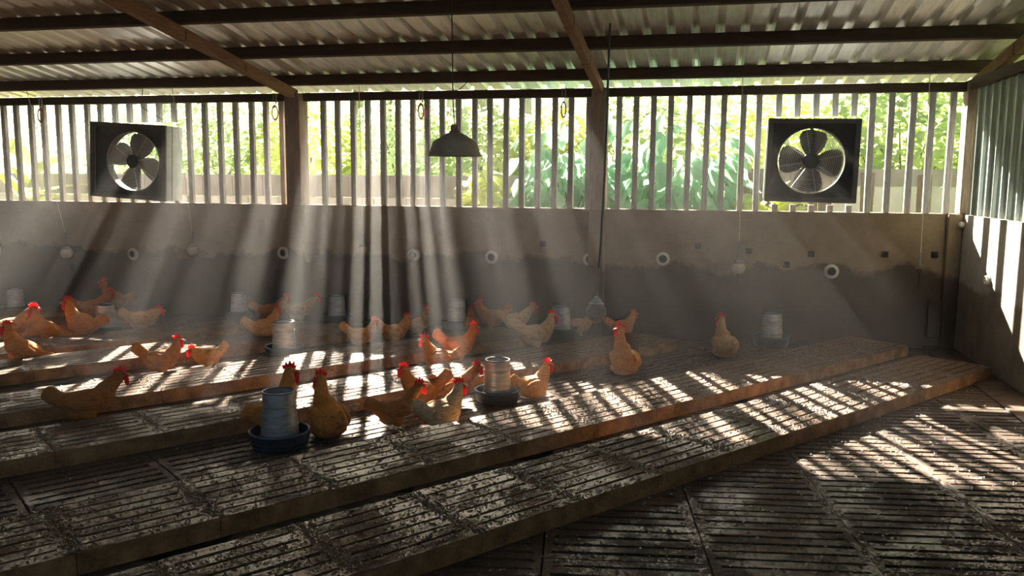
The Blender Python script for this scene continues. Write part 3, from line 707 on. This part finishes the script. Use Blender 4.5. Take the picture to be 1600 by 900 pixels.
float_ball(-9.86, None, -9.31, 1.16, .86, .085, 0, 'milky ball hanging on twine from the first red ring')
float_ball(-7.42, None, -7.18, 1.22, .95, .080, 0, 'pale ball on a wire beside the first fan')
float_ball(-4.58, None, -4.56, 1.22, 1.03, .060, 0, 'faint small ball hanging in the sun shafts')
float_ball(.40, None, .44, 1.24, .93, .083, .14, 'brownish ball with a thin rod, below the fan nearest the corner post')
float_ball(2.50, None, 2.535, 1.12, .97, .03, .22, 'dark hook with a rod hanging near the corner', None, False)
for x, lab in ((-9.80, 'rust red ring hanging on the rail beside the first fan'), (-5.94, 'rust red ring on the rail next to the post of the lamp bay'), (-3.78, 'thin reddish ring on the rail behind the lamp'), (-1.83, 'rust red ring on the rail next to the post behind the ball pendant')):
    y = D - .075
    e = empty('hanging_ring', (x, y, ZT + .09)); tag(e, lab, 'ring', 'rings on the top rail')
    bm = bmesh.new(); tube(bm, [(-.02, .0, .02), (-.024, -.006, -.10), (-.004, -.008, -.17)], .006, 5); tube(bm, [(.02, .0, .02), (.024, -.006, -.10), (.004, -.008, -.17)], .006, 5); obj('strap', bm, M_TWINE, e)
    bm = bmesh.new(); torus(bm, .055, .009, 26, 6, Matrix.Translation((.0, -.01, -.265)) @ Matrix.Rotation(R(12 if x < -9 else 60), 4, 'Z') @ Matrix.Rotation(math.pi / 2, 4, 'X'), .85, 1.75); obj('ring', bm, M_RING, e, True)

# pipe ends and anchors in the walls
PIPES = [(-10.75, .83, 'white pipe end in the back wall at the far edge'), (-8.33, .85, 'white pipe end in the back wall below the first fan'), (-5.87, .93, 'white pipe end in the back wall beside the lamp bay post'),
         (-3.9, .95, 'faint pipe end in the hazy middle of the back wall'), (-2.79, .95, 'white pipe end with a dark bore below the lamp'), (-1.45, .955, 'white pipe end just beside the ball pendant cable'),
         (-.5, .99, 'dark bored pipe end on the corner side of the ball pendant'), (1.57, .89, 'bright white flanged pipe end below the fan nearest the corner post')]
pm = bmesh.new(); lathe(pm, [(.055, 0), (.088, 0), (.09, .012), (.07, .02), (.066, .05), (.054, .05), (.052, .0)], 26, Matrix.Rotation(math.pi / 2, 4, 'X')); pme = mesh_of(pm, 'flange', True)
pb = bmesh.new(); lathe(pb, [(0, .004), (.055, .004), (.055, .0), (0, .0)], 20, Matrix.Rotation(math.pi / 2, 4, 'X')); pbe = mesh_of(pb, 'bore')
for x, z, lab in PIPES:
    e = empty('pipe_end', (x, D - .081, z)); tag(e, lab, 'pipe', 'pipe ends in the walls'); put('flange', pme, M_PIPE, e); put('bore', pbe, M_BORE, e)
e = empty('pipe_end', (W - .001, 9.96, .955), R(-90)); e.scale = (.75,) * 3; tag(e, 'small pipe end in the sun striped side wall', 'pipe', 'pipe ends in the walls'); put('flange', pme, M_PIPE, e); put('bore', pbe, M_BORE, e)
SOCK = [(-10.29, .98, 'small dark anchor box near the far edge of the back wall'), (-.06, 1.17, 'small dark anchor box above and beyond the dark bored pipe end'), (.57, 1.12, 'small dark anchor box next to the ball with the rod'), (1.32, 1.10, 'small dark anchor box just above the bright flanged pipe end'),
        (1.03, .96, 'faint anchor box low between the rod ball and the flanged pipe'), (2.18, 1.12, 'dark square anchor box beside the hanging hook'), (2.74, 1.13, 'dark anchor box at the corner pier'), (-9.4, .62, 'dark tall anchor box below the milky ball'), (-2.08, 1.15, 'faint anchor box in the sun shafts')]
sb = bmesh.new(); box(sb, -.038, .038, -.02, .0, -.038, .038); box(sb, -.022, .022, -.045, -.02, -.02, .02); bevel_all(sb, .004); sme = mesh_of(sb, 'anchor_box')
for x, z, lab in SOCK: tag(put('anchor_box', sme, M_SOCKET, None, (x, D - .081, z), None, (.8, 1, 1.6) if 'tall' in lab else 1.0), lab, 'anchor', 'anchor boxes on the back wall')
bm = bmesh.new(); lathe(bm, [(0, 0), (.03, .0), (.036, .02), (.024, .035), (.036, .05), (.026, .075), (0, .08)], 18, Matrix.Rotation(math.pi / 2, 4, 'X')); tag(obj('insulator', bm, M_PIPE, None, True, (2.985, D - .161, 1.50)), 'white insulator knob on the corner pier', 'insulator')

# ------------------------------------------------------------------ litter on the slabs
rl = random.Random(11); bm = bmesh.new()
def flake(p, sz):
    a = rl.uniform(0, 6.28); M = Matrix.Translation(p) @ Matrix.Rotation(a, 4, 'Z') @ Matrix.Rotation(rl.uniform(-.5, .5), 4, 'X')
    x, y = sz, sz * rl.uniform(.3, .8)
    vs = [bm.verts.new(M @ Vector(q)) for q in ((-x, 0, 0), (0, -y, sz * .25), (x, 0, 0), (0, y, sz * .2))]; bm.faces.new((vs[0], vs[1], vs[2])); bm.faces.new((vs[0], vs[2], vs[3]))
for s0, o0, cnt, lab in ROWS[:5]:
    for k in range(int(cnt * 110)): flake(P(s0 + rl.uniform(.02, cnt * PL - .03), o0 + rl.uniform(.02, .71), TH + .003), rl.uniform(.003, .010))
for k in range(3200):
    q = du * rl.uniform(-1, 4) + dn * rl.uniform(1.5, 9)
    if q.dot(nv) < 3.43 and q.x < 2.6: flake(q + Vector((0, 0, .003)), rl.uniform(.004, .016))
for k in range(900): flake(P(rl.uniform(.2, 9), rl.uniform(5.28, 6.32), .003), rl.uniform(.004, .012))
tag(obj('litter', bm, M_LITTER), 'pale feed and feather litter scattered over the slats', 'litter', kind='stuff')

import numpy as np
rg = np.random.default_rng(5)
def crumbs(name, pts, lo, hi, mat, label):
    n_ = len(pts); octa = np.array([(1, 0, 0), (-1, 0, 0), (0, 1, 0), (0, -1, 0), (0, 0, 1), (0, 0, -.3)], float)
    tri = np.array([(0, 2, 4), (2, 1, 4), (1, 3, 4), (3, 0, 4), (2, 0, 5), (1, 2, 5), (3, 1, 5), (0, 3, 5)])
    sz = lo + (hi - lo) * rg.random(n_) ** 2.5; a = rg.random(n_) * 6.28; ca, sa = np.cos(a), np.sin(a)
    q = octa[None] * (sz[:, None] * (.6 + .8 * rg.random((n_, 6))))[:, :, None]; q[:, :, 2] *= .5
    x_ = q[:, :, 0] * ca[:, None] - q[:, :, 1] * sa[:, None]; y_ = q[:, :, 0] * sa[:, None] + q[:, :, 1] * ca[:, None]
    V = np.stack([x_, y_, q[:, :, 2]], -1) + np.asarray(pts)[:, None, :]
    F = tri[None] + (np.arange(n_) * 6)[:, None, None]
    me = bpy.data.meshes.new(name); me.from_pydata(V.reshape(-1, 3).tolist(), [], F.reshape(-1, 3).tolist()); me.materials.append(mat)
    tag(put(name, me), label, 'litter', kind='stuff')
dn_, nn_ = np.array(dv), np.array(nv); pts = []
for ri, (s0, o0, cnt, lab) in enumerate(ROWS[:5]):
    m_ = int(cnt * (1700, 1400, 800, 500, 200)[ri]); ss = s0 + rg.random(m_) * cnt * PL
    k_ = rg.random(m_) < .35; ss[k_] = s0 + np.round((ss[k_] - s0) / PL) * PL + rg.normal(0, .03, k_.sum())      # more of it along the joints
    ss = np.clip(ss, s0 + .01, s0 + cnt * PL - .012); oo = o0 + .012 + rg.random(m_) * (PW - .024)
    e_ = rg.random(m_) < .25; pitch_ = (PW - .09) / 6; oo[e_] = o0 + .045 + pitch_ * rg.integers(0, 7, e_.sum()) + rg.normal(0, .02, e_.sum()); oo = np.clip(oo, o0 + .012, o0 + PW - .012)
    u_ = ((oo - o0 - .045) / pitch_) % 1.0; w_ = ((ss - s0) % PL); keep = (abs(u_ - .5) > .17) | (w_ < .06) | (w_ > PL - .06) | (oo < o0 + .05) | (oo > o0 + PW - .05)
    ss, oo = ss[keep], oo[keep]
    pts.append(ss[:, None] * dn_ + oo[:, None] * nn_ + np.array([0, 0, TH]))
M_CRUMB = simple('damp droppings', (.035, .02, .01), (.20, .125, .07), 30, .35, 0, 0)
crumbs('droppings', np.concatenate(pts), .003, .013, M_CRUMB, 'brown crumbs of droppings and bedding over the raised slats')
m_ = 19000; a_ = rg.random((m_, 2)) * np.array([6.2, 8.6]) + np.array([-3.2, 1.2]); q = a_[:, :1] * np.array(du) + a_[:, 1:] * np.array(dn)
q = q[(q @ nn_ < 3.42) & (q[:, 0] < 2.95)]; q[:, 2] = .0
m_ = 3500; ss = rg.random(m_) * 9; oo = 5.27 + rg.random(m_) * 1.06; q2 = ss[:, None] * dn_ + oo[:, None] * nn_
crumbs('bedding', np.concatenate([q, q2]), .003, .013, M_CRUMB, 'brown crumbs of bedding over the sunken floor slats')

# ------------------------------------------------------------------ outside: ground, fence, plants
bm = bmesh.new(); box(bm, -40, 30, -40, 60, -.5, -.32); tag(obj('ground_outside', bm, M_GRASS), 'grassy ground outside the shed', kind='structure')
FY = D + 3.2
e = empty('boundary_fence', (0, FY, 0)); tag(e, 'pale concrete block fence with a darker cap course behind the battens', 'fence')
bk = []
for nm, w_, h_, mt in (('block', .62, .31, M_FENCE), ('cap_block', .62, .40, M_FENCE_D)):
    bm = bmesh.new(); box(bm, .006, w_ - .006, -.08, .08, .005, h_ - .005); bevel_all(bm, .008); me = mesh_of(bm, nm); me.materials.append(mt); bk.append(me)
for r_ in range(7):
    z = -.2 + r_ * .31; last = r_ == 6
    k = 0; x = -16.0 - (.31 if r_ % 2 else 0)
    while x < -.4:
        if z > .9: put('cap_block' if last else 'block', bk[1 if last else 0], None, e, (x, random.uniform(-.01, .01), z + (0 if not last else .0)))
        x += .62
bm = bmesh.new(); box(bm, -16.3, -.1, -.075, .075, -.32, 1.04); obj('fence_base', bm, M_FENCE, e)
e = empty('plank_fence', (0, FY + .1, 0)); tag(e, 'old plank fence with white sheets behind the fan nearest the corner', 'fence')
for k in range(34):
    x = -.1 + k * .21; wht = k in (10, 11, 13, 14, 15, 17, 18, 20, 21)
    bm = bmesh.new(); box(bm, x, x + .20, -.015, .015, -.32, (1.92 if wht else 2.16) + (0 if wht else random.uniform(-.05, .04))); obj('white_sheet' if wht else 'plank', bm, M_FENCE_W if wht else M_FENCE_P, e)
bm = bmesh.new(); box(bm, -.1, 7.1, .02, .08, 1.93, 2.2); obj('fence_rail', bm, M_FENCE_D, e)

class LeafMesh:                                   # collects leaves as plain vertex and face lists
    def __init__(self): self.v = []; self.f = []
def leaf_shape(lm, M, ln, wd, fold=.25, droop=.25, seg=4):
    base = len(lm.v); mid = []; left = []; right = []
    for i in range(seg + 1):
        t = i / seg; hw = wd * math.sin(math.pi * min(1, (t * .92 + .06))) ** .8; x = ln * t; z = -droop * ln * t * t
        mid.append(len(lm.v)); lm.v.append(M @ Vector((x, 0, z)))
        if 0 < i < seg:
            left.append(len(lm.v)); lm.v.append(M @ Vector((x, hw, z + hw * fold))); right.append(len(lm.v)); lm.v.append(M @ Vector((x, -hw, z + hw * fold)))
        else: left.append(mid[-1]); right.append(mid[-1])
    for i in range(seg):
        if i == 0: lm.f += [(mid[0], mid[1], left[1]), (mid[0], right[1], mid[1])]
        elif i == seg - 1: lm.f += [(mid[i], mid[i + 1], left[i]), (mid[i], right[i], mid[i + 1])]
        else: lm.f += [(mid[i], mid[i + 1], left[i + 1], left[i]), (mid[i], right[i], right[i + 1], mid[i + 1])]
def raw_obj(name, bm, mat, parent, smooth=True):
    me = bpy.data.meshes.new(name); me.from_pydata(bm.v, [], bm.f); me.materials.append(mat)
    if smooth: me.polygons.foreach_set('use_smooth', [True] * len(me.polygons))
    return put(name, me, None, parent)
def bushy(name, lab, x, y, z0, zc, rx, ry, rz, cnt, ln, mat, seed, cat='shrub', hang=0.0, trunk=True, wr_=.36, box_like=False):
    rr = random.Random(seed); e = empty(name, (x, y, -.32)); tag(e, lab, cat, 'plants outside the battens')
    bm = LeafMesh()
    for k in range(cnt):
        while True:
            v = Vector((rr.uniform(-1, 1), rr.uniform(-1, 1), rr.uniform(-1, 1)))
            if box_like:
                if v.z < .5 or rr.random() < .2: break
            elif .25 < v.length < 1: break
        p = Vector((v.x * rx, v.y * ry, zc + .2 + v.z * rz)); 
        if p.z < .25: continue
        d = Vector((v.x + rr.uniform(-.6, .6), v.y + rr.uniform(-.6, .6), rr.uniform(-.5, .5) - hang)).normalized()
        M = Matrix.Translation(p) @ d.to_track_quat('X', 'Z').to_matrix().to_4x4() @ Matrix.Rotation(rr.uniform(-.8, .8), 4, 'X')
        l_ = ln * rr.uniform(.6, 1.25); leaf_shape(bm, M, l_, l_ * wr_ * rr.uniform(.8, 1.2), .2, .3, 3)
    raw_obj('foliage', bm, mat, e)['kind'] = 'stuff'
    if trunk:
        bm = bmesh.new(); tube(bm, [(0, 0, 0), (.05, .02, zc * .5), (0, 0, zc + .2)], [.09, .06, .03], 8)
        for k in range(7):
            a = rr.uniform(0, 6.28); tube(bm, [(0, 0, zc * rr.uniform(.3, .9)), (math.cos(a) * rx * .6, math.sin(a) * ry * .6, zc + rr.uniform(-.2, .5) * rz)], [.03, .008], 6)
        obj('trunk', bm, M_TRUNK, e, True)
def banana(name, lab, x, y, h, n, ln, mat, seed, spread=(0, 6.28)):
    rr = random.Random(seed); e = empty(name, (x, y, -.32)); tag(e, lab, 'plant', 'plants outside the battens')
    bm = bmesh.new(); tube(bm, [(0, 0, 0), (.03, 0, h * .5), (0, 0, h)], [.09, .07, .04], 10); obj('stem', bm, leaf_stem, e, True)
    for k in range(n):
        a = spread[0] + (spread[1] - spread[0]) * (k + rr.uniform(-.3, .3)) / n; el = rr.uniform(.35, 1.2)
        d = Vector((math.cos(a) * math.cos(el), math.sin(a) * math.cos(el), math.sin(el)))
        M = Matrix.Translation((0, 0, h * rr.uniform(.75, 1.0))) @ d.to_track_quat('X', 'Z').to_matrix().to_4x4()
        l_ = ln * rr.uniform(.7, 1.15); bm = LeafMesh(); leaf_shape(bm, M, l_, l_ * .17, .25, .35, 8); raw_obj('leaf', bm, mat, e)
leaf_stem = simple('green stem', (.16, .22, .05), (.30, .34, .10), 5, .6, 0, .1)
# beyond the fence
bushy('leafy_shrub', 'pale leafy shrub behind the fence, beside the banana plant at the frame edge', -12.6, 16.6, 0, 2.6, 1.5, 1.0, 1.1, 1500, .17, L_PALE, 1)
bushy('leafy_shrub', 'fresh green shrub behind the fence above the first fan', -10.2, 16.4, 0, 2.7, 1.5, .9, 1.1, 1700, .16, L_MID, 2)
bushy('leafy_shrub', 'yellow green shrub behind the fence next to the first fan', -7.9, 16.2, 0, 2.6, 1.2, .8, 1.0, 1500, .18, L_YEL, 3)
bushy('leafy_shrub', 'pale shrub behind the fence just past the lamp bay post', -6.2, 16.8, 0, 2.7, 1.2, .9, 1.1, 1500, .15, L_PALE, 4)
bushy('leafy_shrub', 'soft green shrub behind the fence in the lamp bay', -4.4, 16.6, 0, 2.6, 1.3, .9, 1.0, 1600, .17, L_MID, 5)
bushy('leafy_shrub', 'yellow speckled shrub behind the fence near the lamp', -2.9, 16.2, 0, 2.5, 1.1, .8, 1.0, 1400, .19, L_YEL, 6)
bushy('leafy_shrub', 'green shrub behind the fence between lamp and middle post', -1.3, 16.7, 0, 2.8, 1.3, .9, 1.1, 1500, .18, L_MID, 7)
bushy('leafy_shrub', 'yellow green shrub behind the plank fence above the second fan', 1.4, 16.4, 0, 2.7, 1.5, .9, 1.1, 1600, .19, L_YEL, 8)
bushy('broadleaf_tree', 'glossy green tree behind the white sheets near the corner post', 3.4, 16.0, 0, 2.9, 1.4, 1.0, 1.3, 2000, .20, L_MID, 9, 'tree')
bushy('broadleaf_tree', 'tall green tree outside the side cladding, seen through the gable gap', 6.6, 14.0, 0, 3.6, 1.8, 2.2, 2.2, 2600, .22, L_MID, 10, 'tree')
bushy('broadleaf_tree', 'bright tree outside the side wall behind the rafter end', 6.3, 9.5, 0, 3.8, 1.6, 2.2, 2.0, 2200, .22, L_YEL, 15, 'tree')
# distant trees
for i, (x, y, r_, mt, lab) in enumerate(((-22, 27, 3.0, L_PALE, 'distant pale tree beyond the banana plant'), (-15.5, 28, 3.0, L_MID, 'distant tree above the first fan'), (-10, 29, 2.8, L_PALE, 'distant hazy tree by the lamp bay post'), (-4.6, 28, 2.8, L_PALE, 'distant hazy tree behind the lamp'), (1, 28, 3.0, L_MID, 'distant tree behind the middle post'), (6.6, 27, 3.2, L_YEL, 'distant tree behind the second fan'), (12, 24, 3.4, L_MID, 'distant tree past the corner post'))):
    bushy('distant_tree', lab, x, y, 0, 3.2, r_, 2, 2.6, 1500, .38, mt, 40 + i, 'tree')
# added bamboo clumps hidden behind the shrubs, put in to break sunlight into shafts
def bamboo(x, y, wd, lab, seed):
    rr = random.Random(seed); e = empty('added_bamboo_clump', (x, y, -.32)); tag(e, lab, 'bamboo', 'added bamboo clumps breaking the sunlight')
    for k in range(6):
        a = (k + .5) / 6 - .5; bx_ = a * wd; lean = rr.uniform(-.06, .06); h = rr.uniform(7.6, 9.0)
        bm = bmesh.new(); tube(bm, [(bx_, rr.uniform(-.15, .15), 0), (bx_ + lean * .4, 0, h * .5), (bx_ + lean, 0, h)], [.04, .036, .015], 7); obj('culm', bm, leaf_stem, e, True)
    lm = LeafMesh()
    for k in range(160):
        p = Vector((rr.uniform(-.6, .6) * wd, rr.uniform(-.3, .3), rr.uniform(5.8, 8.8))); d = Vector((rr.uniform(-1, 1), rr.uniform(-1, 1), rr.uniform(-1, .1))).normalized()
        leaf_shape(lm, Matrix.Translation(p) @ d.to_track_quat('X', 'Z').to_matrix().to_4x4(), rr.uniform(.2, .34), .03, .2, .3, 3)
    raw_obj('foliage', lm, L_MID, e)['kind'] = 'stuff'
for i, (xw, wd, lab) in enumerate(((-10.2, .34, 'added sun breaking bamboo clump far behind the shrub at the frame edge'), (-6.9, .3, 'added sun breaking bamboo clump far behind, beside the first fan'), (-6.35, .22, 'thin added sun breaking bamboo clump far behind, just before the lamp bay post'), (-4.95, .26, 'added sun breaking bamboo clump far behind, first in the lamp bay'),
        (-4.2, .2, 'thin added sun breaking bamboo clump far behind, second in the lamp bay'), (-3.35, .3, 'added sun breaking bamboo clump far behind the lamp'), (-2.6, .24, 'added sun breaking bamboo clump far behind, past the lamp'), (-1.9, .3, 'added sun breaking bamboo clump far behind the first vine'), (-.85, .3, 'added sun breaking bamboo clump far behind the second vine'), (.15, .2, 'thin added sun breaking bamboo clump far behind the bright banana plant'))):
    bamboo(xw - .393 * 8.2, D + 8.2, wd, lab, 60 + i)
# in front of the fence
bushy('broadleaf_vine', 'blue green large leafed vine beside the middle post, towards the lamp', -2.15, D + 2.3, 0, 1.95, .72, .45, 1.25, 420, .36, L_BLUE, 20, 'vine', .7, True, .30, True)
bushy('broadleaf_vine', 'blue green large leafed vine just past the middle post', -.35, D + 2.3, 0, 1.95, .85, .45, 1.25, 480, .38, L_BLUE, 21, 'vine', .7, True, .30, True)
bushy('yellow_shrub', 'small yellow green plant at the fence foot below the lamp', -3.55, D + 2.4, 0, 1.75, .28, .3, .55, 130, .26, L_YEL, 22)
bushy('yellow_shrub', 'low yellow leafed plant in front of the plank fence', .95, D + 2.3, 0, 1.55, .45, .3, .4, 130, .30, L_YEL, 23)
banana('banana_plant', 'banana plant with broad yellow green leaves at the frame edge', -12.4, D + 2.4, 2.2, 10, 1.15, L_YEL, 30)
banana('banana_plant', 'banana plant with long upright leaves behind the fence by the lamp', -3.0, D + 3.9, 2.3, 9, 1.3, L_MID, 31)
banana('banana_plant', 'banana plant with bright leaves between the vine and the second fan', .55, D + 3.9, 2.2, 9, 1.3, L_YEL, 32)
banana('banana_plant', 'small banana plant behind the fence beside the lamp bay post', -6.9, D + 4.0, 2.1, 8, 1.0, L_YEL, 33)

# ------------------------------------------------------------------ dusty air inside the shed
bm = bmesh.new()
y0, y1, x0, x1 = 1.0, D - .09, XL + .02, 1.95
vs = [bm.verts.new(v) for v in ((x0, y0, -.12), (x0, y1, -.12), (x0, y1, roofz(y1, 3.0)), (x0, y0, roofz(y0, 3.0)))]
g = bmesh.ops.extrude_face_region(bm, geom=[bm.faces.new(vs)]); bmesh.ops.translate(bm, verts=[v for v in g['geom'] if isinstance(v, bmesh.types.BMVert)], vec=(x1 - x0, 0, 0))
mh = bpy.data.materials.new('dusty air'); mh.use_nodes = True; n = mh.node_tree.nodes; n.clear()
out = n.new('ShaderNodeOutputMaterial'); vsn = n.new('ShaderNodeVolumeScatter'); vsn.inputs['Density'].default_value = HAZE; vsn.inputs['Anisotropy'].default_value = .73; vsn.inputs['Color'].default_value = (.92, .96, 1, 1)
mh.node_tree.links.new(vsn.outputs[0], out.inputs['Volume'])
tag(obj('haze', bm, mh), 'dusty air filling the shed and showing the sun shafts', 'haze', kind='stuff')
bm = bmesh.new(); box(bm, -26, 9, D + .3, D + 13, -.3, 5.2)  # second scattering volume, added to brighten and veil the plants outside
mo = mh.copy(); mo.name = 'added haze'; vo_ = [q for q in mo.node_tree.nodes if q.type == 'VOLUME_SCATTER'][0]
vo_.inputs['Density'].default_value = .0035; vo_.inputs['Anisotropy'].default_value = .6
tag(obj('outdoor_haze', bm, mo), 'bright added haze that whitens the plants outside', 'haze', kind='stuff')
